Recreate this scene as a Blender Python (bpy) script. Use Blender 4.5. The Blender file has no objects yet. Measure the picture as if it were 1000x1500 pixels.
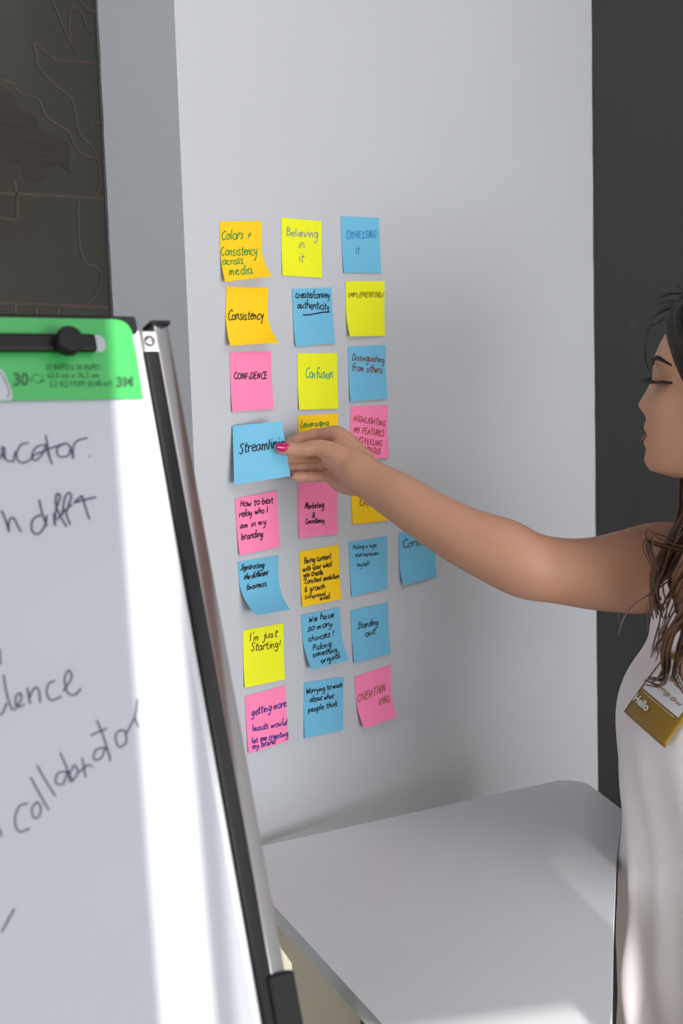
import bpy, bmesh, math, random
from mathutils import Vector, Matrix, noise
from mathutils.bvhtree import BVHTree
random.seed(7)
R = math.radians
SC = bpy.context.scene
COL = SC.collection

# ------------------------------------------------------------------ camera
HC = 1.48                      # eye height of the camera above the floor
F = 2083.0                     # 50 mm on a 36 mm tall frame, 1500 px
_d = Vector((510, -16550, -2083)).normalized(); _u = -_d
_f = Vector((0, 0, -1)); _y = (_f - _u * _f.dot(_u)).normalized(); _x = _y.cross(_u)
CM = Matrix((_x, _y, _u))      # camera -> world
CAM = Vector((0, 0, HC))
cd = bpy.data.cameras.new('camera'); cam = bpy.data.objects.new('camera', cd); COL.objects.link(cam)
cam.matrix_world = Matrix.Translation(CAM) @ CM.to_4x4()
cd.sensor_fit = 'VERTICAL'; cd.sensor_height = 36; cd.sensor_width = 24; cd.lens = 50
cd.clip_start = 0.02; cd.clip_end = 60
cd.dof.use_dof = True; cd.dof.focus_distance = 1.83; cd.dof.aperture_fstop = 8.0
SC.camera = cam

def ray(x, y): return CM @ Vector(((x - 500) / F, -(y - 750) / F, -1.0))
def at(x, y, Z): return CAM + ray(x, y) * Z
def hit(x, y, P, n):
    r = ray(x, y); return CAM + r * ((P - CAM).dot(n) / r.dot(n))
def proj(P):
    v = CM.transposed() @ (P - CAM); return 500 + F * v.x / -v.z, 750 - F * v.y / -v.z, -v.z

# ------------------------------------------------------------------ world, light, exposure
SC.view_settings.view_transform = 'Standard'; SC.view_settings.look = 'None'
SC.view_settings.exposure = -0.22; SC.view_settings.gamma = 1.0; SC.view_settings.use_curve_mapping = False
SC.cycles.use_denoising = True
SC.cycles.max_bounces = 8; SC.cycles.diffuse_bounces = 5
W = bpy.data.worlds.new('sky'); SC.world = W; W.use_nodes = True
W.node_tree.nodes['Background'].inputs[0].default_value = (0.62, 0.78, 1.0, 1)
W.node_tree.nodes['Background'].inputs[1].default_value = 1.2

SUN_AZ = Vector((0.215, -0.977, 0)).normalized()          # towards the sun, horizontally
SUN_EL = R(15)
SUN_TO = (SUN_AZ * math.cos(SUN_EL) + Vector((0, 0, math.sin(SUN_EL)))).normalized()
sl = bpy.data.lights.new('sun', 'SUN'); sl.energy = 10.0; sl.angle = R(0.14); sl.color = (1.0, 0.97, 0.93)
so = bpy.data.objects.new('sun', sl); COL.objects.link(so)
so.rotation_euler = SUN_TO.to_track_quat('Z', 'Y').to_euler()

YAW = R(44.5)                                              # the white wall runs away to the right
H = Vector((math.cos(YAW), math.sin(YAW), 0)); N = Vector((math.sin(YAW), -math.cos(YAW), 0))
UP = Vector((0, 0, 1))
WP = at(355, 560, 1.82)                                    # a point of the white wall
WALL = (WP, N)
ROOM_D = 4.4                                               # white wall to window wall
FRONT_P = WP + N * ROOM_D

def area(name, loc, direction, sx, sy, energy, color):
    l = bpy.data.lights.new(name, 'AREA'); l.shape = 'RECTANGLE'; l.size = sx; l.size_y = sy
    l.energy = energy; l.color = color
    o = bpy.data.objects.new(name, l); COL.objects.link(o)
    o.location = loc; o.rotation_euler = (-direction).to_track_quat('Z', 'Y').to_euler()
    return o
def room(q, dn, z):                                        # q along the wall, dn out from the wall, z up
    p = WP + H * q + N * dn; return Vector((p.x, p.y, z))
area('window_daylight', room(-0.6, ROOM_D - 0.06, 1.15), -N, 2.6, 1.5, 150, (0.93, 0.965, 1.0))
area('side_fill', room(-3.25, 0.85, 1.45), H, 1.4, 1.5, 52, (0.86, 0.93, 1.0))  # added fill lamp, brightens the return face of the white wall
area('ceiling_fill', room(-0.3, 2.3, 2.93), Vector((0, 0, -1)), 2.0, 2.0, 36, (0.97, 0.98, 1.0))  # unseen fill lamp under the closed ceiling, soft light from above

# ------------------------------------------------------------------ materials
def srgb(r, g, b):
    f = lambda c: (c / 255 / 12.92) if c <= 10 else ((c / 255 + 0.055) / 1.055) ** 2.4
    return (f(r), f(g), f(b), 1)
def mat(name, col, rough=0.6, metal=0.0, var=0.0, scale=8.0, bump=0.0, bscale=200.0, sss=0.0, spec=0.5, coat=0.0, stretch=None):
    m = bpy.data.materials.new(name); m.use_nodes = True
    nt = m.node_tree; b = nt.nodes['Principled BSDF']
    b.inputs['Base Color'].default_value = col; b.inputs['Roughness'].default_value = rough
    b.inputs['Metallic'].default_value = metal; b.inputs['Specular IOR Level'].default_value = spec
    if coat: b.inputs['Coat Weight'].default_value = coat
    if sss:
        b.inputs['Subsurface Weight'].default_value = sss
        b.inputs['Subsurface Radius'].default_value = (0.01, 0.004, 0.002); b.inputs['Subsurface Scale'].default_value = 1.0
    tc = nt.nodes.new('ShaderNodeTexCoord'); src = tc.outputs['Object']
    if stretch:
        mp = nt.nodes.new('ShaderNodeMapping'); mp.inputs['Scale'].default_value = stretch
        nt.links.new(src, mp.inputs[0]); src = mp.outputs[0]
    if var:
        n = nt.nodes.new('ShaderNodeTexNoise'); n.inputs['Scale'].default_value = scale; n.inputs['Detail'].default_value = 5
        nt.links.new(src, n.inputs['Vector'])
        r = nt.nodes.new('ShaderNodeValToRGB')
        r.color_ramp.elements[0].position = 0.3; r.color_ramp.elements[1].position = 0.7
        r.color_ramp.elements[0].color = tuple(c * (1 - var) for c in col[:3]) + (1,)
        r.color_ramp.elements[1].color = tuple(min(1, c * (1 + var)) for c in col[:3]) + (1,)
        nt.links.new(n.outputs['Fac'], r.inputs[0]); nt.links.new(r.outputs[0], b.inputs['Base Color'])
    if bump:
        n2 = nt.nodes.new('ShaderNodeTexNoise'); n2.inputs['Scale'].default_value = bscale; n2.inputs['Detail'].default_value = 4
        nt.links.new(src, n2.inputs['Vector'])
        bp = nt.nodes.new('ShaderNodeBump'); bp.inputs['Strength'].default_value = bump; bp.inputs['Distance'].default_value = 0.002
        nt.links.new(n2.outputs['Fac'], bp.inputs['Height']); nt.links.new(bp.outputs[0], b.inputs['Normal'])
    return m

M_WALL = mat('white_wall_paint', srgb(188, 189, 193), 0.55, var=0.02, scale=3, bump=0.12, bscale=160)
M_DARK = mat('charcoal_wall_paint', srgb(51, 49, 49), 0.7, var=0.06, scale=4, bump=0.15, bscale=220)
M_FLOOR = mat('warm_floor', srgb(176, 160, 136), 0.5, var=0.08, scale=5)
M_CEIL = mat('ceiling_paint', srgb(150, 150, 150), 0.8, var=0.02)
M_SIDE = mat('side_wall_paint', srgb(190, 190, 190), 0.7, var=0.03, scale=6)
M_GLASS = mat('olive_glass', srgb(50, 49, 42), 0.22, var=0.06, scale=2, spec=0.5)
M_FILM = mat('brown_film', srgb(60, 51, 39), 0.35, var=0.15, scale=30)
M_GREFL = mat('dark_wood_reflection', srgb(40, 34, 29), 0.3, var=0.3, scale=14, stretch=(1, 1, 14))
M_SEAM = mat('grey_seam', srgb(96, 98, 98), 0.6, var=0.3, scale=60)
M_TABLE = mat('table_laminate', srgb(218, 218, 222), 0.3, var=0.012, scale=4, spec=0.5)
M_TEDGE = mat('table_edge', srgb(225, 228, 230), 0.45, var=0.04, scale=20)
M_TLEG = mat('table_leg_metal', srgb(120, 120, 124), 0.4, metal=0.7, var=0.05)
M_PAPER = mat('pad_paper', srgb(150, 152, 158), 0.7, var=0.01, scale=5, bump=0.05, bscale=30)
M_GREEN = mat('green_card', srgb(42, 138, 64), 0.5, var=0.03, scale=10)
M_GREENT = mat('green_print', srgb(20, 72, 38), 0.6, var=0.02)
M_BLACK = mat('black_plastic', srgb(10, 9, 10), 0.55, var=0.1, scale=40, bump=0.1, bscale=400, spec=0.25)
M_BOARD = mat('white_board', srgb(176, 177, 181), 0.35, var=0.01)
M_CHROME = mat('polished_aluminium', srgb(176, 172, 173), 0.14, metal=0.95, var=0.03, scale=30, stretch=(1, 1, 0.05))
M_INKP = mat('purple_black_marker', srgb(42, 40, 66), 0.7, var=0.15, scale=40)
NOTE = {'orange': mat('orange_note_paper', srgb(248, 198, 4), 0.75, var=0.02, scale=20),
        'yellow': mat('yellow_note_paper', srgb(232, 232, 20), 0.75, var=0.02, scale=20),
        'blue': mat('blue_note_paper', srgb(108, 180, 212), 0.75, var=0.02, scale=20),
        'pink': mat('pink_note_paper', srgb(252, 130, 176), 0.75, var=0.02, scale=20)}
INK = {k: mat(k + '_ink', srgb(*v), 0.7, var=0.1, scale=60) for k, v in dict(black=(18, 18, 24), green=(14, 140, 60), grey=(138, 146, 138),
       blue=(52, 138, 190), olive=(146, 130, 16), teal=(16, 160, 128), brown=(116, 72, 50), leaf=(70, 132, 10), rust=(156, 80, 60),
       umber=(108, 84, 12), navy=(26, 36, 124), tan=(160, 92, 62), coffee=(84, 52, 16), slate=(30, 52, 66)).items()}
M_SKIN = mat('skin', srgb(190, 140, 114), 0.5, var=0.07, scale=14, bump=0.06, bscale=500, sss=0.12)
M_LIP = mat('lips', srgb(132, 62, 62), 0.6, var=0.05)
M_NAIL = mat('magenta_nail_polish', srgb(196, 8, 96), 0.15, var=0.03, coat=0.6)
M_HAIR = mat('dark_brown_hair', srgb(20, 14, 11), 0.5, var=0.35, scale=30)
M_HAIRL = mat('brown_hair_lengths', srgb(78, 54, 38), 0.45, var=0.4, scale=24)
M_LASH = mat('black_lashes', srgb(14, 12, 12), 0.6, var=0.1)
M_SATIN = mat('blush_white_satin', srgb(242, 235, 239), 0.33, var=0.02, scale=6, spec=0.5)
M_TROU = mat('dark_trousers', srgb(40, 40, 46), 0.8, var=0.1)
M_SHOE = mat('shoe_leather', srgb(30, 26, 24), 0.4, var=0.1)
M_GOLD = mat('gold_badge_print', srgb(146, 114, 32), 0.35, var=0.06, scale=20)
M_BWHITE = mat('badge_white', srgb(222, 224, 230), 0.4, var=0.01)

# ------------------------------------------------------------------ mesh helpers
def obj(name, bm, m, parent=None, smooth=False):
    me = bpy.data.meshes.new(name)
    bmesh.ops.recalc_face_normals(bm, faces=bm.faces)
    bm.to_mesh(me); bm.free()
    for mm in (m if isinstance(m, (list, tuple)) else [m]): me.materials.append(mm)
    if smooth:
        me.polygons.foreach_set('use_smooth', [True] * len(me.polygons)); me.set_sharp_from_angle(angle=R(50))
    o = bpy.data.objects.new(name, me); COL.objects.link(o)
    if parent is not None:
        o.parent = parent; o.matrix_parent_inverse = parent.matrix_basis.inverted()
    return o
def thing(name, label, cat, loc, group=None):
    o = bpy.data.objects.new(name, None); COL.objects.link(o); o.location = loc
    o.empty_display_size = 0.05
    return tag(o, label, cat, group)
def tag(o, label, cat, group=None):
    o['label'] = label; o['category'] = cat
    if group: o['group'] = group
    return o
def struct(o): o['kind'] = 'structure'; return o
def bevel(o, w, seg=2):
    md = o.modifiers.new('bevel', 'BEVEL'); md.width = w; md.segments = seg; md.limit_method = 'ANGLE'; md.angle_limit = R(40)
    return o
def box(bm, o, ax, ay, az):                                 # corner o and three edge vectors
    vs = [bm.verts.new(o + ax * i + ay * j + az * k) for k in (0, 1) for j in (0, 1) for i in (0, 1)]
    for f in ((0, 2, 3, 1), (4, 5, 7, 6), (0, 1, 5, 4), (2, 6, 7, 3), (0, 4, 6, 2), (1, 3, 7, 5)):
        bm.faces.new([vs[i] for i in f])
def prism(bm, pts, ext):                                    # polygon extruded along ext
    a = [bm.verts.new(p) for p in pts]; b = [bm.verts.new(p + ext) for p in pts]
    bm.faces.new(a); bm.faces.new(b[::-1]); n = len(a)
    for i in range(n): bm.faces.new((a[i], b[i], b[(i + 1) % n], a[(i + 1) % n]))
def loft(bm, rings, cap=True):
    vr = [[bm.verts.new(p) for p in r] for r in rings]; n = len(vr[0])
    for a, b in zip(vr, vr[1:]):
        for i in range(n): bm.faces.new((a[i], a[(i + 1) % n], b[(i + 1) % n], b[i]))
    if cap: bm.faces.new(vr[0][::-1]); bm.faces.new(vr[-1])
    return vr
def cr(pts, k=4):                                           # Catmull-Rom through tuples or vectors of any length
    if len(pts) < 3 or k < 2: return [tuple(p) for p in pts]
    P = [tuple(p) for p in pts]; P = [tuple(2 * a - b for a, b in zip(P[0], P[1]))] + P + [tuple(2 * a - b for a, b in zip(P[-1], P[-2]))]
    out = []
    for i in range(1, len(P) - 2):
        for j in range(k):
            t = j / k
            out.append(tuple(0.5 * (2 * b + (c - a) * t + (2 * a - 5 * b + 4 * c - d) * t * t + (3 * b - a - 3 * c + d) * t ** 3)
                             for a, b, c, d in zip(P[i - 1], P[i], P[i + 1], P[i + 2])))
    out.append(P[-2]); return out
def tube(bm, pts, radii, seg=14, k=4, ref=None, flat=1.0, ends=True):
    """smooth tapered tube; ref = direction in which the section is scaled by flat"""
    q = cr([tuple(p) + (r,) for p, r in zip(pts, radii)], k)
    P = [Vector(a[:3]) for a in q]; rad = [max(1e-5, a[3]) for a in q]
    fr = []; prev = None
    for i in range(len(P)):
        t = (P[min(i + 1, len(P) - 1)] - P[max(i - 1, 0)]).normalized()
        base = ref if ref is not None else (prev if prev is not None else (Vector((0.3, 0.2, 1)) if abs(t.z) < 0.9 else Vector((1, 0.2, 0))))
        e = (base - t * base.dot(t)).normalized(); g = t.cross(e)
        prev = e; fr.append((t, e, g))
    rings = []
    def ring(c, r, e, g): return [c + (e * math.cos(a) * flat + g * math.sin(a)) * r for a in (2 * math.pi * j / seg for j in range(seg))]
    if ends:
        for a in (80, 60, 40, 20): rings.append(ring(P[0] - fr[0][0] * rad[0] * math.sin(R(a)), rad[0] * math.cos(R(a)), fr[0][1], fr[0][2]))
    for c, r, (t, e, g) in zip(P, rad, fr): rings.append(ring(c, r, e, g))
    if ends:
        for a in (20, 40, 60, 80): rings.append(ring(P[-1] + fr[-1][0] * rad[-1] * math.sin(R(a)), rad[-1] * math.cos(R(a)), fr[-1][1], fr[-1][2]))
    loft(bm, rings)
def ribbon(bm, pts, nrm, w, lift=0.0):
    """flat pen stroke on a surface: pts, nrm lists of vectors"""
    n = len(pts); L = []
    for i in range(n):
        t = pts[min(i + 1, n - 1)] - pts[max(i - 1, 0)]
        if t.length < 1e-9: t = Vector((1, 0, 0))
        s = t.normalized().cross(nrm[i]).normalized() * w / 2
        p = pts[i] + nrm[i] * lift
        L.append((bm.verts.new(p - s), bm.verts.new(p + s)))
    for a, b in zip(L, L[1:]):
        try: bm.faces.new((a[0], a[1], b[1], b[0]))
        except ValueError: pass

# ------------------------------------------------------------------ handwriting strokes (baseline 0, x-height 1)
G = {
'a': (.95, ".72,.85 .45,1 .12,.7 .12,.25 .38,.02 .65,.35 .74,.95 .72,.3 .92,.05"), 'b': (.85, ".12,1.9 .12,.9 .12,.05;.12,.6 .45,1 .75,.6 .6,.1 .3,0 .12,.15"),
'c': (.8, ".7,.85 .4,1 .1,.6 .2,.1 .5,0 .78,.2"), 'd': (.95, ".7,.85 .4,1 .1,.55 .25,.05 .5,.05 .72,.5;.78,1.9 .74,1 .74,.3 .9,0"),
'e': (.85, ".12,.48 .45,.55 .7,.75 .5,1 .2,.8 .1,.4 .3,.02 .6,.05 .85,.25"), 'f': (.7, ".75,1.7 .55,1.9 .35,1.5 .32,.7 .3,-.1;.05,.95 .7,1"),
'g': (.9, ".72,.9 .4,1 .12,.6 .3,.1 .6,.3 .74,.9 .74,.1 .65,-.7 .35,-.9 .1,-.6"), 'h': (.85, ".12,1.9 .12,.9 .1,0;.12,.6 .4,1 .62,.85 .65,.3 .76,0"),
'i': (.4, ".2,1 .2,.4 .3,0;.24,1.42 .27,1.55"), 'j': (.5, ".35,1 .36,0 .28,-.7 .05,-.8;.38,1.42 .4,1.55"), 'k': (.8, ".12,1.9 .12,1 .1,0;.65,1 .15,.45 .7,0"),
'l': (.4, ".15,1.9 .13,.8 .22,0"), 'm': (1.15, ".1,1 .12,0;.12,.6 .3,1 .48,.8 .5,0;.5,.6 .7,1 .88,.8 .9,.2 1.02,0"), 'n': (.85, ".1,1 .12,0;.12,.6 .4,1 .62,.8 .65,.2 .78,0"),
'o': (.85, ".45,1 .12,.7 .15,.2 .45,0 .75,.3 .7,.8 .4,1"), 'p': (.85, ".12,1 .12,.2 .1,-.9;.12,.7 .45,1 .72,.7 .6,.15 .3,.05 .12,.3"),
'q': (.9, ".7,.9 .4,1 .1,.6 .3,.05 .6,.3;.72,1 .72,0 .75,-.9"), 'r': (.7, ".12,1 .14,.5 .13,0;.14,.6 .35,.95 .65,.95"),
's': (.75, ".65,.9 .35,1 .15,.75 .55,.4 .55,.1 .25,0 .08,.15"), 't': (.65, ".3,1.6 .28,.8 .32,.1 .58,.05;.05,1.05 .6,1.1"),
'u': (.9, ".1,1 .1,.4 .25,.05 .5,.2 .65,.6;.66,1 .66,.3 .82,0"), 'v': (.8, ".08,1 .35,0 .7,1"), 'w': (1.05, ".05,1 .2,0 .45,.7 .65,0 .92,1"),
'x': (.8, ".1,1 .65,0;.65,1 .08,0"), 'y': (.85, ".1,1 .15,.5 .4,.3 .62,.6;.68,1 .6,.1 .4,-.7 .1,-.8"), 'z': (.8, ".1,.95 .65,.95 .1,.05 .7,.05"),
'A': (.95, ".05,0 .45,1.8;.45,1.8 .85,0;.2,.65 .72,.65"), 'B': (.9, ".12,1.8 .12,0;.12,1.8 .6,1.6 .6,1.1 .15,.95 .7,.8 .7,.2 .12,0"), 'C': (.95, ".8,1.5 .5,1.8 .15,1.2 .15,.5 .45,0 .88,.25"),
'D': (.95, ".12,1.8 .12,0;.05,1.8 .6,1.6 .8,.9 .6,.2 .08,0"), 'E': (.85, ".7,1.75 .15,1.75;.15,1.75 .12,0;.12,0 .7,.05;.15,.95 .6,1"), 'F': (.8, ".7,1.75 .15,1.75;.15,1.75 .12,0;.15,.95 .6,1"),
'G': (1., ".8,1.5 .5,1.8 .15,1.2 .15,.5 .45,0 .8,.3 .8,.8;.5,.8 .95,.8"), 'H': (.95, ".12,1.8 .12,0;.75,1.8 .75,0;.12,.9 .75,.95"), 'I': (.45, ".22,1.8 .2,0"),
'K': (.9, ".12,1.8 .12,0;.75,1.75 .15,.85;.15,.85 .8,0"), 'L': (.8, ".15,1.8 .13,0;.13,0 .7,.05"), 'M': (1.1, ".08,0 .2,1.8;.2,1.8 .5,.6;.5,.6 .85,1.8;.85,1.8 .95,0"),
'N': (.95, ".1,0 .15,1.8;.15,1.8 .7,.05;.7,.05 .75,1.8"), 'O': (1., ".5,1.8 .12,1.3 .15,.4 .5,0 .85,.5 .8,1.4 .45,1.8"), 'P': (.85, ".12,1.8 .12,0;.12,1.8 .65,1.7 .7,1.1 .15,.9"),
'R': (.9, ".12,1.8 .12,0;.12,1.8 .65,1.7 .7,1.1 .15,.9;.3,.9 .8,0"), 'S': (.85, ".75,1.55 .45,1.8 .15,1.4 .6,.8 .6,.2 .3,0 .05,.25"), 'T': (.9, ".4,1.8 .4,0;.0,1.78 .85,1.8"),
'U': (.9, ".1,1.8 .12,.5 .4,0 .7,.5 .72,1.8"), 'V': (.85, ".05,1.8 .4,0;.4,0 .75,1.8"), 'W': (1.1, ".05,1.8 .25,0;.25,0 .5,1.2;.5,1.2 .75,0;.75,0 .98,1.8"),
'X': (.9, ".1,1.8 .75,0;.75,1.8 .08,0"), 'Y': (.85, ".05,1.8 .4,.9;.75,1.8 .38,0"),
'.': (.35, ".12,.02 .2,.1"), '!': (.4, ".28,1.9 .18,.5;.14,.02 .17,.12"), '+': (.9, ".1,.7 .8,.75;.45,1.2 .43,.2"), '/': (.7, ".05,-.2 .65,1.9"),
'&': (.95, ".8,.1 .3,1.2 .4,1.7 .6,1.4 .15,.6 .2,.05 .55,.1 .8,.7"), "'": (.3, ".15,1.9 .12,1.5"), ' ': (.6, ""),
}
def text_strokes(txt, jit=0.09):
    """list of polylines in glyph units and total advance"""
    x = 0.0; out = []
    for ch in txt:
        adv, s = G[ch]
        dy = random.uniform(-jit, jit); sc = 1 + random.uniform(-jit, jit) * 1.6; sh = random.uniform(.0, .16); wob = random.uniform(0, 9)
        for st in filter(None, s.split(';')):
            pts = [tuple(float(v) for v in p.split(',')) for p in st.split()]
            pts = cr(pts, 5 if len(pts) > 2 else 1)
            if len(pts) == 2: pts = [tuple(a + (b - a) * i / 5 for a, b in zip(*pts)) for i in range(6)]
            out.append([(x + px * sc + sh * py + .03 * math.sin(py * 4 + wob), py * sc + dy + .04 * math.sin(px * 6 + wob)) for px, py in pts])
        x += adv
    return out, x

# ------------------------------------------------------------------ the room
q_of = lambda P: (P - WP).dot(H)
L_ = hit(266, 260, *WALL); K_ = hit(870.5, 500, *WALL)
qL, qK = q_of(L_), q_of(K_)
Rr = hit(153, 255, Vector((L_.x, L_.y, 1)), -H)
REC = -(Rr - L_).dot(N)                                    # how far the glass panel sits behind the wall face
CEIL = 3.0; QW = qL - 3.3
def rbox(name, m, q0, q1, d0, d1, z0, z1, parent=None):
    bm = bmesh.new(); box(bm, room(q0, d0, z0), H * (q1 - q0), N * (d1 - d0), UP * (z1 - z0)); return obj(name, bm, m, parent)
struct(rbox('floor', M_FLOOR, QW - .1, qK + .1, -REC - .25, ROOM_D + .1, -0.1, 0))
struct(rbox('ceiling', M_CEIL, QW - .1, qK + .1, -REC - .25, ROOM_D + .1, CEIL, CEIL + .1))
wb = struct(rbox('wall_back', M_WALL, qL, qK, -REC - .25, 0, 0, CEIL))
wr = struct(rbox('wall_right', M_DARK, qK, qK + .1, -REC - .25, 0.95, 0, CEIL))
struct(rbox('wall_right_far', M_SIDE, qK, qK + .1, 0.95, ROOM_D, 0, CEIL))
M_REFLBAR = mat('reddish_reflected_bar', srgb(104, 52, 36), 0.5, var=0.5, scale=7, stretch=(1, 1, 9))
struct(rbox('reflected_bar', M_REFLBAR, qK - .03, qK, 0.96, 2.9, 1.66, 2.04))  # added unseen bar, gives the easel leg its brown reflection
struct(rbox('wall_left', M_SIDE, QW - .1, QW, -REC - .25, ROOM_D, 0, CEIL))
struct(rbox('wall_behind', M_DARK, QW, qL, -REC - .25, -REC - .15, 0, CEIL))
M_LOWER = mat('beige_lower_wall', srgb(150, 144, 128), 0.6, var=0.05, scale=12, bump=0.3, bscale=260)
struct(rbox('lower_wall_sheet', M_LOWER, qL + .001, qK - .001, 0.0002, 0.005, 0.0, 0.685))  # added beige sheet, makes the lower wall darker and warmer
# painted joint between the white and the charcoal wall: a thin ragged line
bm = bmesh.new(); pa = []; pb = []
for i in range(161):
    z = CEIL * i / 160
    w = 0.0018 + 0.0022 * noise.noise(Vector((z * 9, 3, 1))) + 0.0012 * noise.noise(Vector((z * 40, 7, 2)))
    pa.append(room(qK, 0.0006, z)); pb.append(room(qK - max(0.0002, w), 0.0006, z))
va = [bm.verts.new(p) for p in pa]; vb = [bm.verts.new(p) for p in pb]
for i in range(160): bm.faces.new((va[i], va[i + 1], vb[i + 1], vb[i]))
struct(obj('trim_1', bm, M_SEAM))
# ragged seam between the return of the white wall and the glass
bm = bmesh.new(); va = []; vb = []
for i in range(161):
    z = CEIL * i / 160
    w = 0.004 + 0.003 * noise.noise(Vector((z * 12, 5, 1))) + 0.002 * noise.noise(Vector((z * 45, 2, 2)))
    va.append(bm.verts.new(room(qL - 0.0006, -REC, z))); vb.append(bm.verts.new(room(qL - 0.0006, -REC + max(0.001, w), z)))
for i in range(160): bm.faces.new((va[i], va[i + 1], vb[i + 1], vb[i]))
struct(obj('trim_2', bm, M_SEAM))

# glass panel with decorative film
win = struct(rbox('window_1', M_GLASS, QW, qL, -REC - .03, -REC, 0.0, CEIL))
GP = (room(qL, -REC, 1), N)
def film(pts, w, m, bm):
    q = [Vector(hit(x, y, *GP)) for x, y in cr(pts, 5)]
    ribbon(bm, q, [N] * len(q), w, 0.0007)
bm = bmesh.new()
Z8 = lambda s: [(float(a.split(',')[0]) / 3.127, float(a.split(',')[1]) / 3.127) for a in s.split()]
for s in ("230,-10 265,60 285,110 320,190 345,235", "355,-5 400,40 440,60", "320,40 318,130 330,190 348,235", "318,45 350,35 380,70 400,130 430,160",
          "0,362 60,385 75,405 110,435 175,455 210,530 270,575 310,600 350,680 400,715 460,730", "150,195 165,240 175,300 240,380 305,430 335,470 350,560 370,620 410,660 445,715",
          "155,193 200,230 260,275 330,280 450,292", "440,600 418,580 425,562 460,565", "358,910 358,1000 365,1120 380,1180 400,1210 440,1225 465,1265 450,1330 420,1375 390,1398",
          "450,730 458,800 455,860 440,900"):
    film(Z8(s), 0.0036, M_FILM, bm)
for s in ("-80,880 0,886 230,896 475,910", "-80,1385 0,1388 240,1396 500,1410", "68,830 80,920 80,1008", "0,998 80,1010", "70,1392 72,1470", "167,1395 168,1470", "266,1398 266,1470"):
    film(Z8(s), 0.0040, M_FILM, bm)
struct(obj('film_lines', bm, M_FILM, win))
bm = bmesh.new()
bl = cr(Z8("-120,380 0,400 60,440 110,520 150,525 180,570 185,605 240,620 300,650 320,700 310,740 330,800 300,780 270,758 225,775 205,820 150,838 110,815 100,760 60,740 0,720 -120,700"), 4)
bm.faces.new([bm.verts.new(hit(x, y, *GP) + N * 0.0005) for x, y in bl])
struct(obj('glass_reflection', bm, M_GREFL, win))  # brown reflection in the glass, painted as a flat shape

# window wall behind the camera: openings cut where the sun comes through
def sun_to_front(P):                                        # where the sun ray through P crosses the window wall
    t = (FRONT_P - P).dot(N) / SUN_TO.dot(N); X = P + SUN_TO * t; return q_of(X), X.z
EA = at(205, 588, 1.12)                                     # reference corner of the flip chart pad
e_h = Vector((math.cos(R(34)), math.sin(R(34)), 0)); e_n0 = Vector((math.sin(R(34)), -math.cos(R(34)), 0))
e_d = -UP * math.cos(R(20.5)) + e_n0 * math.sin(R(20.5))
EU = (e_h * math.cos(R(2.2)) + e_d * math.sin(R(2.2))).normalized(); EV = (e_d * math.cos(R(2.2)) - e_h * math.sin(R(2.2))).normalized()
EN = EV.cross(EU).normalized()
if EN.y > 0: EN = -EN
EP = (EA, EN)
TOPZ = HC - 0.655                                           # table height
TP = (Vector((0, 0, TOPZ)), UP)
E0 = lambda u, v: EA + EU * u + EV * v
qa = sun_to_front(hit(150, 600, *EP))[0]; qb = sun_to_front(hit(266, 890, *EP))[0]
qc = sun_to_front(hit(372, 1380, *EP))[0] - 0.002
q_t0 = sun_to_front(hit(540, 1490, *TP))[0]; q_t1, z_t = sun_to_front(hit(838, 1470, *TP))
z_t = sun_to_front(hit(720, 1484, *TP))[1]
z_f = max(sun_to_front(hit(870, 1660, *TP))[1], sun_to_front(hit(332, 1251, *TP) + (hit(560, 1500, *TP) - hit(400, 1325, *TP)).normalized() * 0.86)[1]) + 0.004   # nothing passes under the table's front edge
zb = sun_to_front(E0(0, 0.62))[1]
q_t0 = sun_to_front(hit(530, 1499, *TP))[0]; za = sun_to_front(hit(575, 1499, *TP)); zb2 = sun_to_front(hit(810, 1467, *TP))
z_at = lambda q: za[1] + (zb2[1] - za[1]) * (q - za[0]) / (zb2[0] - za[0])
SP = lambda x, y: at(x, y, 1.47)                            # points on the side of the satin top
w0 = sun_to_front(SP(935, 1420))[0]; w1 = sun_to_front(SP(1060, 1420))[0]
w_a = sun_to_front(SP(900, 1310)); w_b = sun_to_front(SP(1000, 1260)); w_lo = sun_to_front(SP(950, 1700))[1]
w_at = lambda q: w_a[1] + (w_b[1] - w_a[1]) * (q - w_a[0]) / (w_b[0] - w_a[0])
# left edge, right edge, bottom, top at the left, top at the right, added slats that dim the sun
openings = sorted([(min(qa, qb - .002), max(qa, qb - .002), zb, 2.9, 2.9, False), (qb + .005, qc, zb, 2.9, 2.9, 1),
                   (q_t0, q_t1, z_f, z_at(q_t0), z_at(q_t1), False), (max(q_t1 + .01, w0), w1, w_lo, w_at(max(q_t1 + .01, w0)), w_at(w1), 2)])
print('openings', openings, 'room', QW, qL, qK, 'rec', REC, 'E normal', EN)
bm = bmesh.new(); x = QW - .1
def fb(q0, q1, z0, z1):
    if q1 > q0 and z1 > z0: box(bm, room(q0, ROOM_D, z0), H * (q1 - q0), N * 0.02, UP * (z1 - z0))
for q0, q1, z0, z1, z2, slats in openings:
    fb(x, q0, 0, CEIL); fb(q0, q1, 0, z0)
    prism(bm, [room(q0, ROOM_D, z1), room(q1, ROOM_D, z2), room(q1, ROOM_D, CEIL), room(q0, ROOM_D, CEIL)], N * 0.02)
    if slats:
        z = z0
        while z < max(z1, z2):
            duty = .45 if slats == 1 else .05 + .92 * ((z - z0) / (max(z1, z2) - z0)) ** 1.6   # added slats dim the sun, tighter towards the top
            box(bm, room(q0, ROOM_D + .005, z), H * (q1 - q0), N * 0.001, UP * 0.004 * duty); z += 0.004
    x = q1
fb(x, qK + .1, 0, CEIL)
struct(obj('wall_front', bm, M_CEIL))

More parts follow.
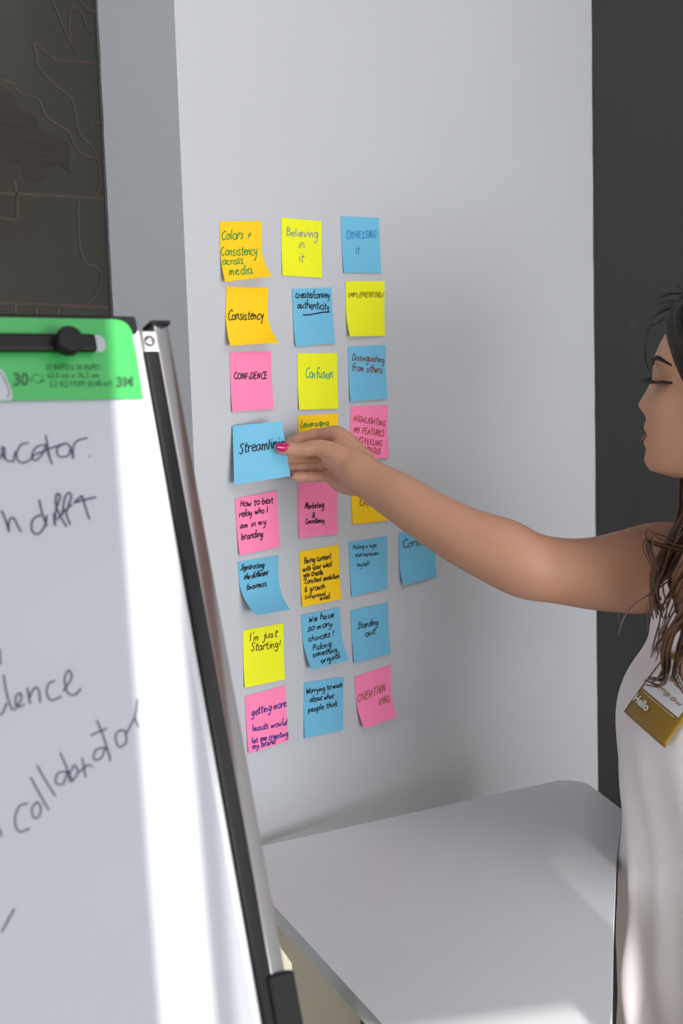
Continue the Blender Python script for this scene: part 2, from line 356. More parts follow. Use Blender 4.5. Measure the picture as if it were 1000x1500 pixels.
# ------------------------------------------------------------------ table
def fillet(c, a, b, r, n=8):                                # rounded corner at c between directions a and b
    a = a.normalized(); b = b.normalized(); th = a.angle(b); t = r / math.tan(th / 2)
    o = c + (a + b).normalized() * (r / math.sin(th / 2)); p0 = c + a * t; p1 = c + b * t
    v0 = p0 - o; v1 = p1 - o; ang = v0.angle(v1); ax = v0.cross(v1).normalized()
    return [o + Matrix.Rotation(ang * i / n, 3, ax) @ v0 for i in range(n + 1)]
bL = hit(332, 1251, *TP); bR = hit(846, 1136.5, *TP)
dl = (hit(560, 1500, *TP) - hit(400, 1325, *TP)).normalized(); dr = (hit(912, 1187, *TP) - bR).normalized()
fL = bL + dl * 0.86; mR = hit(912, 1187, *TP); fR = hit(870, 1660, *TP); mid_ = [hit(902, 1262, *TP), hit(898, 1360, *TP), hit(896, 1480, *TP)]
tb = thing('work_table', 'grey-white laminate table with rounded corners standing against the white wall', 'table', Vector(((bL.x + fR.x) / 2, (bL.y + fR.y) / 2, 0)))
cs = [bL, bR, mR] + mid_ + [fR, fL]; pts = []
for i, c in enumerate(cs): pts += fillet(c, cs[i - 1] - c, cs[(i + 1) % len(cs)] - c, 0.035 if c in (bL, bR, fL) else 0.012)
bm = bmesh.new(); a = [bm.verts.new(p) for p in pts]; bm.faces.new(a)
tt = obj('tabletop', bm, M_TABLE, tb)
bm = bmesh.new(); cen = (bL + bR + fL + fR) / 4
prism(bm, [p + (p - cen).normalized() * 0.0 - UP * 0.0004 for p in pts], -UP * 0.021)
bevel(obj('edge_band', bm, M_TEDGE, tb), 0.002)
pc_ = cen - H * 0.06 + Vector((-0.05, 0.04, 0))
bm = bmesh.new(); P_ = lambda z: Vector((pc_.x, pc_.y, z))
tube(bm, [P_(0.02), P_(TOPZ - 0.022)], [0.035, 0.035], seg=28, k=1, ends=False); obj('column', bm, M_TLEG, tb, True)
bm = bmesh.new(); loft(bm, [[P_(z) + (H * math.cos(a) + N * math.sin(a)) * r for a in (2 * math.pi * j / 40 for j in range(40))] for r, z in ((.17, 0), (.17, .008), (.16, .014), (.05, .03))]); obj('base_plate', bm, M_TLEG, tb, True)

# ------------------------------------------------------------------ flip chart easel
def E(u, v, w=0.0): return EA + EU * u + EV * v + EN * w
def euv(x, y, w=0.0):
    P = hit(x, y, EA + EN * w, EN) - EA; return P.dot(EU), P.dot(EV)
def ebox(name, m, u0, u1, v0, v1, w0, w1, parent, bev=0.0015):
    bm = bmesh.new(); box(bm, E(u0, v0, w0), EU * (u1 - u0), EV * (v1 - v0), EN * (w1 - w0))
    o = obj(name, bm, m, parent); return bevel(o, bev) if bev else o
vF = (EA.z) / -EV.z                                          # distance down the slope to the floor
foot = E(-0.32, vF)
es = thing('flip_chart_easel', 'flip chart easel with black frame and silver telescopic legs, leaning left of the wall', 'easel', Vector((foot.x, foot.y, 0)))
BW = -0.004
u_b0, u_b1 = -0.665, 0.0125
ebox('board', M_BOARD, u_b0, u_b1, -0.062, 0.86, BW - 0.012, BW, es)
ebox('top_rail', M_BLACK, u_b0 - .015, 0.0085, -0.0715, -0.0575, BW - 0.016, BW + 0.006, es, 0.002)
for s, (a, b) in ((1, (u_b1, u_b1 + 0.0125)), (-1, (u_b0 - 0.0125, u_b0))):
    f = ebox('frame_rail', M_BLACK, a, b, -0.043 if s > 0 else -0.06, 0.90, BW - 0.014, BW + 0.004, es)
    c0, c1 = (b - 0.0015, b + 0.0005) if s > 0 else (a - 0.0005, a + 0.0015)
# silver legs
lu0 = euv(226, 500, BW)[0]; lu1 = euv(249, 500, BW)[0]
lu0b = euv(394, 1400, BW)[0]; lu1b = euv(412, 1400, BW)[0]
print('leg u', lu0, lu1, lu0b, lu1b)
for s in (1, -1):
    mid = (lu0 + lu1 + lu0b + lu1b) / 4; hw = 0.0068
    uc = mid if s > 0 else (u_b0 - 0.0125 - (mid - u_b1 - 0.0125))
    vs = euv(398, 1427, BW)[1]
    bm = bmesh.new(); rings = []
    for v in (-0.0655, vs + 0.02):
        ea = EU * math.cos(R(15)) - EN * math.sin(R(15)); en = EN * math.cos(R(15)) + EU * math.sin(R(15))
        c = E(uc, v, BW - 0.004); r = []
        for sx, sy, a0 in ((1, 1, 0), (-1, 1, 90), (-1, -1, 180), (1, -1, 270)):
            for k in range(5):
                a = R(a0 + k * 22.5); r.append(c + ea * (sx * 0.0064 + 0.0012 * math.cos(a)) + en * (sy * 0.0024 + 0.0012 * math.sin(a)))
        rings.append(r)
    loft(bm, rings); leg = obj('leg', bm, M_CHROME, es, True)
    ebox('leg_cap', M_BLACK, uc - hw - 0.003, uc + hw + 0.001, -0.0690, -0.0655, BW - 0.014, BW + 0.004, leg, 0.001)
    ebox('leg_sleeve', M_BLACK, uc - hw - 0.005, uc + hw + 0.004, vs, vF - 0.02, BW - 0.018, BW + 0.007, leg, 0.002)
    ub = uc - hw - 0.0125 if s > 0 else uc + hw - 0.001
    br = ebox('bracket', M_CHROME, ub, ub + 0.0135, -0.060, -0.0425, BW + 0.0005, BW + 0.003, es, 0.0008)
    bm = bmesh.new(); c = E(ub + 0.0055, -0.0512, BW + 0.003)
    loft(bm, [[c + EU * math.cos(a) * r + EV * math.sin(a) * r + EN * w for a in (2 * math.pi * j / 16 for j in range(16))] for r, w in ((.0046, 0), (.0044, .001), (.003, .0024), (.0008, .0028))])
    obj('screw', bm, M_CHROME, br, True)
    # rear prop leg
    top = E(uc, 0.0, BW - 0.03); bk = Vector((top.x, top.y, 0.012)) - Vector((EN.x, EN.y, 0)).normalized() * 0.12
    bm = bmesh.new(); tube(bm, [top, bk], [0.009, 0.009], k=1); obj('rear_leg', bm, M_BLACK, es, True)
# clamp bar over the pad's hanging slots
cb = ebox('clamp_bar', M_BLACK, -0.60, euv(143, 500, .012)[0], euv(60, 486.5, .012)[1], euv(60, 513.5, .012)[1], 0.0052, 0.012, es, 0.003)
for ku in (euv(102, 498.5, .02)[0], -0.5):
    bm = bmesh.new(); kv = euv(102, 498.5, .02)[1]; c = E(ku, kv, 0.012)
    loft(bm, [[c + (EU * math.cos(a) + EV * math.sin(a)) * r * (1 + (0.04 if j % 2 and r > .01 else 0)) + EN * w for j, a in ((j, 2 * math.pi * j / 32) for j in range(32))]
              for r, w in ((.0085, 0), (.0105, .002), (.0108, .010), (.0098, .0122), (.004, .0125))])
    obj('knob', bm, M_BLACK, cb, True)
# lower ledge that carries the pad
ebox('ledge', M_BLACK, u_b0, u_b1, 0.80, 0.815, BW, BW + 0.05, es, 0.002)

# ------------------------------------------------------------------ flip chart pad
pad = thing('flip_chart_pad', 'large white flip chart pad with green header card and marker writing, on the easel', 'flip chart', E(-0.31, 0.79, 0.0))
bm = bmesh.new(); n = 24; PW = 0.633
def sheet_w(u, v): return 0.0016 + 0.0012 * math.sin(v * 23) * (0.3 + 0.7 * min(1, v)) * 0.5 + 0.0005 * math.sin(v * 61 + u * 3)
g = [[bm.verts.new(E(-PW + (PW + 0.0035) * i / n, -0.002 + 0.764 * j / 60, sheet_w(-PW + PW * i / n, 0.764 * j / 60))) for i in range(n + 1)] for j in range(61)]
for j in range(60):
    for i in range(n): bm.faces.new((g[j][i], g[j][i + 1], g[j + 1][i + 1], g[j + 1][i]))
obj('top_sheet', bm, M_PAPER, pad, True)
ebox('sheet_block', M_PAPER, -PW, 0.0015, -0.055, 0.757, BW + 0.0002, 0.0004, pad, 0)
# header card: rounded upper corner, tapered side, slot
hd = [euv(*p) for p in ((207, 586.5), (203, 560), (197, 520), (190, 488), (184, 478), (176, 473), (165, 470.5))]
pl = [E(u, v, 0.003) for u, v in hd]; u0, v0 = euv(0, 469); u1, v1 = euv(0, 590)
pl += [E(-PW, hd[-1][1] + 0.0005, 0.003), E(-PW, hd[0][1], 0.003)]
bm = bmesh.new(); prism(bm, pl, EN * 0.0012)
hc = obj('header_card', bm, M_GREEN, pad)
bm = bmesh.new()                                             # pale end of the hanging slot, beside the clamp bar
c = euv(142, 507); rs = []
for a in range(0, 181, 15): rs.append(E(c[0] + 0.0055 * math.sin(R(a)) , c[1] + 0.007 * math.cos(R(a)) - 0.0005, 0.0044))
rs += [E(c[0] - 0.03, c[1] - 0.0075, 0.0044), E(c[0] - 0.03, c[1] + 0.0065, 0.0044)]
bm.faces.new([bm.verts.new(p) for p in rs]); obj('hanging_slot', bm, M_PAPER, hc)
bm = bmesh.new()                                             # white rounded panel at the left of the header
q = cr([euv(*p) for p in ((-60, 541), (-20, 540), (0, 545), (8, 560), (15, 578), (14, 588), (8, 589.5), (-20, 590), (-60, 590))], 4)
bm.faces.new([bm.verts.new(E(u, v, 0.0044)) for u, v in q]); wp = obj('white_panel', bm, M_PAPER, hc)
bm = bmesh.new(); q = [E(*euv(x, y), 0.0048) for x, y in cr([(-2, 548), (5, 562), (11, 578), (7, 585)], 5)]
ribbon(bm, q, [EN] * len(q), 0.0006); obj('print', bm, M_INKP, wp)
def label_text(txt, p0, p1, cap, m, parent, bold=0.0, place=None, name='print'):
    cu = bpy.data.curves.new('t', 'FONT'); cu.body = txt; cu.size = 1.0; cu.offset = bold; cu.resolution_u = 3
    o = bpy.data.objects.new('t', cu); COL.objects.link(o)
    dg = bpy.context.evaluated_depsgraph_get(); me = bpy.data.meshes.new_from_object(o.evaluated_get(dg))
    bpy.data.objects.remove(o)
    xs = [v.co.x for v in me.vertices]; x0, x1 = min(xs), max(xs)
    for v in me.vertices:
        t = (v.co.x - x0) / (x1 - x0); v.co = place(p0[0] + (p1[0] - p0[0]) * t, p0[1] + (p1[1] - p0[1]) * t, v.co.y / 0.69 * cap)
    me.materials.clear(); me.materials.append(m); me.name = name
    oo = bpy.data.objects.new(name, me); COL.objects.link(oo)
    oo.parent = parent; oo.matrix_parent_inverse = parent.matrix_basis.inverted()
    return oo
z5 = lambda x, y: (x * .3, 440 + y * .3)
def on_header(x, y, up):
    u, v = euv(x, y - up); return E(u, v, 0.0046)
for txt, x0, y0, x1, y1, cap, b in (("25 IN/PO x 30 IN/PO", 213, 350, 477, 350, 28, .012), ("63,5 cm x 76,2 cm", 222, 389, 473, 388, 26, .012), ("5.2 SQ FT/PF (0,48 m\u00b2)", 232, 432, 538, 428, 27, .012),
                                    ("30", 57, 426, 130, 424, 60, .03), ("3M", 557, 431, 639, 429, 46, .05)):
    label_text(txt, z5(x0, y0), z5(x1, y1), cap * .3, M_GREENT, hc, b, on_header)
bm = bmesh.new(); q = [E(*euv(*z5(x, y)), 0.0047) for x, y in ((138, 400), (162, 372), (204, 378), (183, 413), (138, 400), (162, 372))]
ribbon(bm, q, [EN] * len(q), 0.0006)
bm.faces.new([bm.verts.new(E(*euv(*z5(x, y)), 0.0047)) for x, y in ((183, 413), (192, 396), (212, 403))])
obj('sheet_symbol', bm, M_GREENT, hc)
# handwriting on the sheet
def pad_strokes(name, strokes, conv, w):
    bm = bmesh.new()
    for st in strokes:
        for part in st.split(';'):
            pts = [conv(*[float(v) for v in p.split(',')]) for p in part.split()]
            pts = cr(pts, 6)
            q = []
            for x, y in pts:
                u, v = euv(x, y, 0.002); q.append(E(u, v, sheet_w(u, v) + 0.0007))
            ribbon(bm, q, [EN] * len(q), w)
    return obj(name, bm, M_INKP, pad)
z6 = lambda x, y: (x / 3.125, 620 + y / 3.125)
z7 = lambda x, y: (x * .46, 1000 + y * .46)
pad_strokes('handwriting', ["-40,105 -45,150 -25,175 5,150 10,105;10,105 12,150 30,172", "20,110 25,165 60,178;60,178 70,130", "130,92 95,100 75,145 90,180 125,176 155,150",
    "212,100 170,108 145,145 162,172 198,135 213,98 220,140 238,190", "208,55 216,100 228,160 238,190;150,148 220,120 300,92", "300,92 262,115 268,152 308,150 322,112 300,92", "322,112 335,165;335,165 335,110 355,80 400,68", "405,148 411,156"], z6, 0.0011)
pad_strokes('handwriting', ["-50,420 -30,500", "8,398 25,440 42,498;42,498 42,450 62,432 82,470 98,498", "180,350 196,420 216,472;188,418 152,440 146,488 172,508 206,470 216,420", "246,412 252,470",
    "252,470 256,400 276,338 262,322 256,370 280,430 305,475;285,420 298,340 318,318 326,340 305,410 322,465", "262,440 300,398 330,372", "338,365 380,352 440,338;376,330 392,385 410,440;338,365 376,330"], z6, 0.0013)
pad_strokes('handwriting', ["0,1030 2,1070 6,1105", "18,1150 30,1230 52,1305 75,1308;-20,1330 10,1330 30,1280", "75,1300 98,1262 92,1235 72,1255 78,1298 112,1288", "126,1208 132,1250 138,1285;134,1258 158,1212 178,1222 184,1280",
    "252,1178 224,1192 214,1236 236,1268 282,1250", "288,1228 328,1165 316,1130 296,1170 308,1230 340,1244 372,1214"], z6, 0.0011)
pad_strokes('handwriting', ["90,384 62,394 48,436 60,474 96,464", "120,378 102,400 108,430 126,424 130,394 116,379", "98,300 122,345 156,406", "118,262 145,310 178,362", "216,282 186,288 178,318 202,322 216,284 224,318",
    "192,222 212,268 232,316;222,290 238,262 248,286 232,314", "262,238 270,280 274,302;252,286 280,262 296,268", "340,206 306,214 300,244 322,240 340,208 352,250", "308,120 328,168 352,240;288,168 340,146", "388,150 368,166 378,204 402,190 398,156 384,150", "404,160 428,112;428,112 434,80 436,52;428,112 440,142"], z7, 0.0010)
pad_strokes('handwriting', ["5,795 25,758 45,720"], z7, 0.0010)
pad_strokes('handwriting', ["-18,450 0,470 5,490"], z7, 0.0010)

# ------------------------------------------------------------------ sticky notes
def zc(z, x, y):
    ox, oy = {1: (300, 300), 2: (300, 500), 3: (320, 700), 4: (330, 890)}[z]
    return ox + x / 2.857, oy + y / 2.857
# zoom, colour, quad (TL TR BR BL), lift of TL TR BR BL in mm, ink, lines (text, x0, y0, x1, y1, x-height), label
NOTES = [
 (1, 'orange', (62,69, 238,68, 282,299, 86,322), (1,1,24,10), 'green', [("Colors +",72,146,202,141,23),("Consistency",75,212,238,210,23),("across",82,250,172,246,19),("media",105,294,206,291,22)], 'orange sticky note in the top row, with green writing about colors and media'),
 (1, 'yellow', (320,53, 488,69, 491,305, 325,296), (1,1,3,2), 'grey', [("Believing",340,128,472,137,20),("in",388,183,416,183,22),("it",388,238,413,238,22)], 'yellow sticky note in the top row, with grey writing "Believing in it"'),
 (1, 'blue', (569,48, 728,55, 739,286, 582,284), (1,1,3,3), 'blue', [("EXPRESSING",590,143,716,138,17),("it",626,203,648,203,20)], 'blue sticky note in the top row, with blue writing "Expressing it"'),
 (1, 'orange', (91,341, 265,347, 310,577, 107,590), (1,1,26,12), 'black', [("Consistency",105,482,268,478,22)], 'orange sticky note with curled bottom and the single word "Consistency"'),
 (1, 'blue', (365,352, 530,346, 546,580, 380,592), (1,1,4,4), 'black', [("create/convey",378,390,523,388,16),("authenticity",386,432,522,438,17)], 'blue sticky note with underlined black writing "create/convey authenticity"'),
 (1, 'yellow', (589,319, 752,320, 754,549, 608,551), (1,1,3,9), 'olive', [("IMPLEMENTING/",602,387,750,387,12)], 'yellow sticky note with small olive capitals "Implementing"'),
 (2, 'pink', (105,47, 277,41, 290,282, 116,295), (1,1,4,4), 'black', [("CONFiDENCE",122,158,262,157,15)], 'pink sticky note with the single black word "Confidence"'),
 (2, 'yellow', (388,50, 553,49, 560,281, 396,286), (1,1,4,4), 'teal', [("Confusion",420,152,535,155,22)], 'yellow sticky note with the single teal word "Confusion"'),
 (2, 'blue', (600,22, 756,16, 765,240, 610,253), (1,1,4,4), 'brown', [("Distinguishing",616,80,752,88,15),("from others",614,122,745,134,17)], 'blue sticky note with brown writing "Distinguishing from others"'),
 (2, 'orange', (390,311, 557,301, 562,532, 396,545), (1,1,2,2), 'leaf', [("Leveraging",398,360,516,352,16)], 'orange sticky note with green word "Leveraging", half hidden behind the hand'),
 (2, 'pink', (610,271, 767,266, 774,488, 622,492), (1,1,6,9), 'rust', [("HIGHLIGHTING",625,333,758,356,13),("MY FEATURES",627,382,754,398,13),("W/O FEELING",628,422,744,440,13),("ANXIOUS",660,464,738,472,13)], 'pink sticky note with four lines of brown capitals, beside the wrist'),
 (3, 'pink', (69,87, 245,53, 258,287, 89,325), (1,3,4,4), 'black', [("How to best",90,122,228,104,15),("relay who I",86,165,205,143,15),("am in my",90,212,198,194,15),("branding",97,260,186,246,16)], 'pink sticky note reading "How to best relay who I am in my branding"'),
 (3, 'pink', (331,20, 497,17, 499,235, 338,253), (1,1,3,3), 'black', [("Marketing",360,130,440,123,14),("&",390,166,406,164,13),("Consistency",363,192,443,186,12)], 'pink sticky note "Marketing & Consistency" directly under the hand'),
 (3, 'orange', (552,-42, 704,-52, 712,178, 562,195), (1,1,2,2), 'umber', [("Empo",588,117,650,110,17)], 'orange sticky note partly hidden behind the forearm'),
 (3, 'blue', (81,352, 251,324, 299,551, 158,575), (1,1,24,30), 'black', [("Separating",98,390,198,376,15),("the different",124,430,222,408,14),("business.",143,474,226,455,13)], 'blue sticky note curling off the wall, reading "Separating the different business"'),
 (3, 'orange', (338,309, 502,279, 514,508, 351,540), (1,1,3,3), 'black', [("Being content",358,358,470,338,14),("with your what",352,392,474,370,13),("you create.",355,416,438,403,13),("Constant evolution",360,444,506,418,12),("& growth.",360,478,450,462,13),("Entreprenual",362,508,446,492,10),("mind.",422,514,468,503,12)], 'orange sticky note crowded with seven lines of black writing'),
 (3, 'blue', (544,269, 704,244, 709,464, 558,496), (1,1,3,3), 'slate', [("Picking a logo",560,299,658,288,9),("that expresses",570,332,668,320,9),("myself",578,374,630,365,11)], 'blue sticky note with small writing "Picking a logo that expresses myself"'),
 (3, 'blue', (753,233, 903,206, 913,412, 774,450), (1,1,4,9), 'coffee', [("Consol",772,294,872,276,19)], 'blue sticky note on its own at the right, overlapped by the forearm'),
 (4, 'yellow', (73,95, 243,65, 250,300, 82,335), (1,1,3,3), 'coffee', [("I'm just",98,142,216,120,17),("Starting!",105,182,230,166,18)], 'yellow sticky note with dark writing "I\'m just starting!"'),
 (4, 'blue', (318,31, 478,-2, 518,219, 363,261), (1,1,14,16), 'black', [("We have",352,64,458,40,15),("so many",350,102,456,78,15),("choices !",358,146,464,120,14),("Picking",378,184,452,164,13),("something",374,210,476,188,12),("original.",402,236,490,208,12)], 'blue sticky note with six lines starting "We have so many choices"'),
 (4, 'blue', (524,12, 680,-22, 692,193, 540,232), (1,1,4,4), 'black', [("Standing",552,90,640,70,15),("out",584,122,628,110,15)], 'blue sticky note with black writing "Standing out"'),
 (4, 'pink', (82,372, 251,325, 266,557, 98,610), (1,1,3,3), 'navy', [("getting more",108,454,256,412,17),("leads would",112,518,260,490,15),("let me creating",110,568,262,538,13),("my brand",112,594,208,568,13)], 'pink sticky note with navy writing, lowest of the left column'),
 (4, 'blue', (330,315, 495,288, 493,512, 332,547), (1,1,3,3), 'black', [("Worrying to much",338,362,492,330,12),("about what",352,396,454,378,13),("people think",346,438,470,412,14)], 'blue sticky note reading "Worrying to much about what people think"'),
 (4, 'pink', (540,290, 692,239, 719,456, 583,508), (1,1,12,14), 'tan', [("OVERTHIN",563,400,678,352,19),("KING",650,414,700,396,17)], 'pink sticky note with brown capitals "Overthinking", lowest of the right column'),
]
def make_note(quad, lifts, colour, ink, lines, label, plane=None, prof=2.2, under=None, z=1, start=0.35):
    px = [zc(z, quad[i], quad[i + 1]) for i in (0, 2, 4, 6)]
    C3 = []
    for (x, y), l in zip(px, lifts):
        C3.append(hit(x, y, WP + N * (l / 1000 if plane is None else 0), N) if plane is None else plane(x, y))
    lf = [(p - WP).dot(N) for p in C3]; fl = [p - N * l for p, l in zip(C3, lf)]
    def surf(u, v):
        p = (fl[0] * (1 - u) + fl[1] * u) * (1 - v) + (fl[3] * (1 - u) + fl[2] * u) * v
        top = lf[0] * (1 - u) + lf[1] * u; bot = lf[3] * (1 - u) + lf[2] * u
        k = max(0, (v - start) / (1 - start)) ** prof if plane is None else v
        return p + N * (top + (bot - top) * k + (0.0008 * math.sin(math.pi * u) * math.sin(math.pi * v) if plane is None else 0.0))
    def nrm(u, v):
        a = surf(u + .01, v) - surf(u - .01, v); b = surf(u, v + .01) - surf(u, v - .01)
        m = a.cross(b).normalized(); return m if m.dot(N) > 0 else -m
    bm = bmesh.new(); n = 14; th = 0.0003
    g = [[bm.verts.new(surf(i / n, j / n)) for i in range(n + 1)] for j in range(n + 1)]
    b = [[bm.verts.new(surf(i / n, j / n) - N * th) for i in range(n + 1)] for j in range(n + 1)]
    for j in range(n):
        for i in range(n):
            bm.faces.new((g[j][i], g[j][i + 1], g[j + 1][i + 1], g[j + 1][i])); bm.faces.new((b[j][i], b[j + 1][i], b[j + 1][i + 1], b[j][i + 1]))
    for i in range(n):
        bm.faces.new((g[0][i], b[0][i], b[0][i + 1], g[0][i + 1])); bm.faces.new((g[n][i], g[n][i + 1], b[n][i + 1], b[n][i]))
        bm.faces.new((g[i][0], g[i + 1][0], b[i + 1][0], b[i][0])); bm.faces.new((g[i][n], b[i][n], b[i + 1][n], g[i + 1][n]))
    o = obj('sticky_note', bm, NOTE[colour], None, True)
    tag(o, label, 'sticky note', 'sticky notes on the white wall')
    # writing
    def inv(x, y):                                          # pixel -> (u, v) on the quad, Newton on the bilinear map
        u = v = 0.5
        for _ in range(12):
            def m(u, v): return [(px[0][k] * (1 - u) + px[1][k] * u) * (1 - v) + (px[3][k] * (1 - u) + px[2][k] * u) * v for k in (0, 1)]
            p = m(u, v); a = m(u + .01, v); c = m(u, v + .01)
            J = ((a[0] - p[0]) / .01, (c[0] - p[0]) / .01, (a[1] - p[1]) / .01, (c[1] - p[1]) / .01); D = J[0] * J[3] - J[1] * J[2]
            ex, ey = x - p[0], y - p[1]; u += (J[3] * ex - J[1] * ey) / D; v += (J[0] * ey - J[2] * ex) / D
        return u, v
    bm = bmesh.new()
    for txt, x0, y0, x1, y1, xh in lines:
        st, adv = text_strokes(txt)
        if not adv: continue
        for s in st:
            q = []; nn = []
            for gx, gy in s:
                t = gx / adv; X = x0 + (x1 - x0) * t; Y = y0 + (y1 - y0) * t - gy * xh
                u, v = inv(*zc(z, X, Y)); u = min(.995, max(.005, u)); v = min(.995, max(.005, v)); q.append(surf(u, v)); nn.append(nrm(u, v))
            ribbon(bm, q, nn, 0.0014 if xh > 11.5 else 0.0010, 0.00045)
    if under:
        q = []; nn = []
        for i in range(9):
            X = under[0] + (under[2] - under[0]) * i / 8; Y = under[1] + (under[3] - under[1]) * i / 8 + 2 * math.sin(i * .8)
            u, v = inv(*zc(z, X, Y)); q.append(surf(u, v)); nn.append(nrm(u, v))
        ribbon(bm, q, nn, 0.0017, 0.00045)
    obj('handwriting', bm, INK[ink], o)
    return o
for z, colour, quad, lifts, ink, lines, label in NOTES:
    make_note(quad, lifts, colour, ink, lines, label, z=z, under=(410, 461, 525, 448) if 'authenticity' in label else None)
# the note being pulled off the wall between thumb and fingers
HZ = {0: 1.8105, 1: 1.826, 2: 1.826, 3: 1.804}
held_px = [zc(2, 116, 354), zc(2, 321, 334), zc(2, 358, 564), zc(2, 123, 600)]
def held_plane(x, y):
    i = min(range(4), key=lambda k: (held_px[k][0] - x) ** 2 + (held_px[k][1] - y) ** 2); return at(x, y, HZ[i])
make_note((116,354, 321,334, 358,564, 123,600), (0,)*4, 'blue', 'black', [("Streamlining",142,470,352,440,25)], 'blue sticky note "Streamlining" held between the woman\'s thumb and fingers', plane=held_plane, z=2)

# ------------------------------------------------------------------ the woman
fT = Vector((-0.88, -0.47, 0)).normalized(); rT = Vector((fT.y, -fT.x, 0))      # chest direction, her right
woman = thing('person', 'woman with long brown hair in a pale satin top, reaching for a sticky note', 'person', Vector((0.46, 1.62, 0)))
body = bmesh.new()
# contour of the loose top as seen in the photo: y -> x
CONT = [(860, 1000), (900, 972), (940, 945), (985, 916), (1020, 903), (1040, 901), (1062, 903), (1090, 903), (1130, 907), (1185, 912), (1210, 909), (1260, 905), (1350, 902), (1500, 900), (1700, 900)]
def contour(y):
    for (a, b), (c, d) in zip(CONT, CONT[1:]):
        if a <= y <= c: return b + (d - b) * (y - a) / (c - a)
    return CONT[0][1] if y < CONT[0][0] else CONT[-1][1]
TOR = [(.52, .176, .120), (.60, .172, .118), (.70, .172, .118), (.78, .165, .112), (.88, .148, .103), (.96, .146, .106), (1.02, .150, .122), (1.06, .154, .130), (1.10, .158, .124), (1.14, .162, .106), (1.18, .160, .084), (1.21, .140, .070), (1.235, .105, .060), (1.255, .070, .055)]
BASE = Vector((0.482, 1.615, 0))
def ring_at(c, a, b, z, grow=0.0, n=72, wr=None):
    out = []
    for j in range(n):
        th = 2 * math.pi * j / n; ct, s = math.cos(th), math.sin(th)
        e = 0.82
        x = math.copysign(abs(ct) ** e, ct) * (b + grow); y = math.copysign(abs(s) ** e, s) * (a + grow)
        if x < 0: x *= 0.9
        p = c + fT * x + rT * y; p.z = z
        if wr: p += (p - Vector((c.x, c.y, z))).normalized() * wr(th, z)
        out.append(p)
    return out
def wrinkle(th, z):
    k = min(1, max(0, (1.06 - z) / 0.25))
    return k * (0.0075 * math.sin(9 * th + 5 * z + 1.3 * math.sin(z * 11)) + 0.005 * math.sin(17 * th - 9 * z + 2 * math.sin(3 * th)) ) + 0.002 * math.sin(6 * th + z * 26)
def shirt_grow(z): return 0.009 + max(0, 1.04 - z) * 0.03
CEN = {}
for z, a, b in TOR:
    c = BASE.copy()
    if z <= 1.11:
        for _ in range(8):
            pr = [proj(p) for p in ring_at(c, a, b, z, shirt_grow(z), 144, wrinkle)]
            m = min(pr, key=lambda t: t[0]); want = contour(m[1])
            c += fT * ((m[0] - want) * m[2] / F / abs(fT.x) * 0.9)
        CEN[z] = c
    else: CEN[z] = None
cz = CEN[1.10]; top = BASE
for z, a, b in TOR:
    if CEN[z] is None:
        t = (z - 1.10) / (1.255 - 1.10); CEN[z] = cz * (1 - t) + (top + fT * 0.005) * t
print('torso', [(z, [round(v, 3) for v in CEN[z]][:2]) for z, _, _ in TOR])
tz = [(z, a, b, CEN[z].x, CEN[z].y) for z, a, b in TOR]
tz = cr(tz, 6)
loft(body, [ring_at(Vector((x, y, 0)), a, b, z) for z, a, b, x, y in tz])

# head frame
fH = Vector((-math.cos(R(21)), math.sin(R(21)), -0.03)).normalized(); lH = Vector((0, 0, 1)).cross(fH).normalized(); uH = fH.cross(lH).normalized()
EYE = at(959.5, 549.5, 1.62)                                # front contour at eye level
def HP(f, l, u): return EYE + fH * f + lH * l + uH * u      # l: towards her left (the camera)
# profile of the face: u -> front f (without nose), half width, back f
PRO = [(-.128, -.075, .030, -.120), (-.119, -.040, .043, -.125), (-.115, -.012, .050, -.130), (-.108, .0085, .053, -.135), (-.097, .0130, .056, -.142), (-.086, .0125, .059, -.150), (-.076, .0130, .061, -.158), (-.067, .0125, .063, -.165),
       (-.055, .0125, .065, -.172), (-.040, .0105, .068, -.180), (-.020, .0040, .070, -.186), (-.005, -.0012, .071, -.189), (.010, -.0005, .072, -.190), (.020, -.0002, .073, -.190), (.035, -.0065, .074, -.188), (.050, -.016, .074, -.184), (.065, -.030, .071, -.176), (.080, -.050, .062, -.160), (.092, -.075, .046, -.140), (.099, -.098, .02, -.118)]
def prof(u):
    for a, b in zip(PRO, PRO[1:]):
        if a[0] <= u <= b[0]:
            t = (u - a[0]) / (b[0] - a[0]); return [a[i] + (b[i] - a[i]) * t for i in range(4)]
    return PRO[0] if u < PRO[0][0] else PRO[-1]
def ga(x, s): return math.exp(-(x / s) ** 2)
def face_add(l, u):
    d = 0.0
    if -.048 < u < .012:                                    # nose
        t = min(1, max(0, (.012 - u) / .044)); w = 0.006 + 0.006 * t
        d += (0.003 + 0.0095 * t ** 1.3) * ga(l, w) * (1 if u > -.033 else max(0, 1 - (-.033 - u) / .013))
        d += 0.006 * ga(abs(l) - .012, .006) * ga(u + .033, .008)
    d += 0.0034 * ga(l, .020) * ga(u + .0605, .0045) + 0.0046 * ga(l, .018) * ga(u + .0735, .0052)   # lips
    d -= 0.0015 * ga(l, .024) * ga(u + .0670, .0022)
    d += 0.003 * ga(l, .02) * ga(u + .098, .010)             # chin
    d -= 0.009 * ga(abs(l) - .032, .015) * ga(u + .004, .011)   # sockets
    d += 0.006 * ga(abs(l) - .031, .012) * ga(u + .003, .0075)  # lids over the eyes
    d += 0.003 * ga(abs(l) - .028, .016) * ga(u - .018, .007)   # brow
    d += 0.004 * ga(abs(l) - .042, .020) * ga(u + .030, .017)   # cheek
    return d
rings = []; nh = 96
us = [-.128 + .227 * i / 90 for i in range(91)]
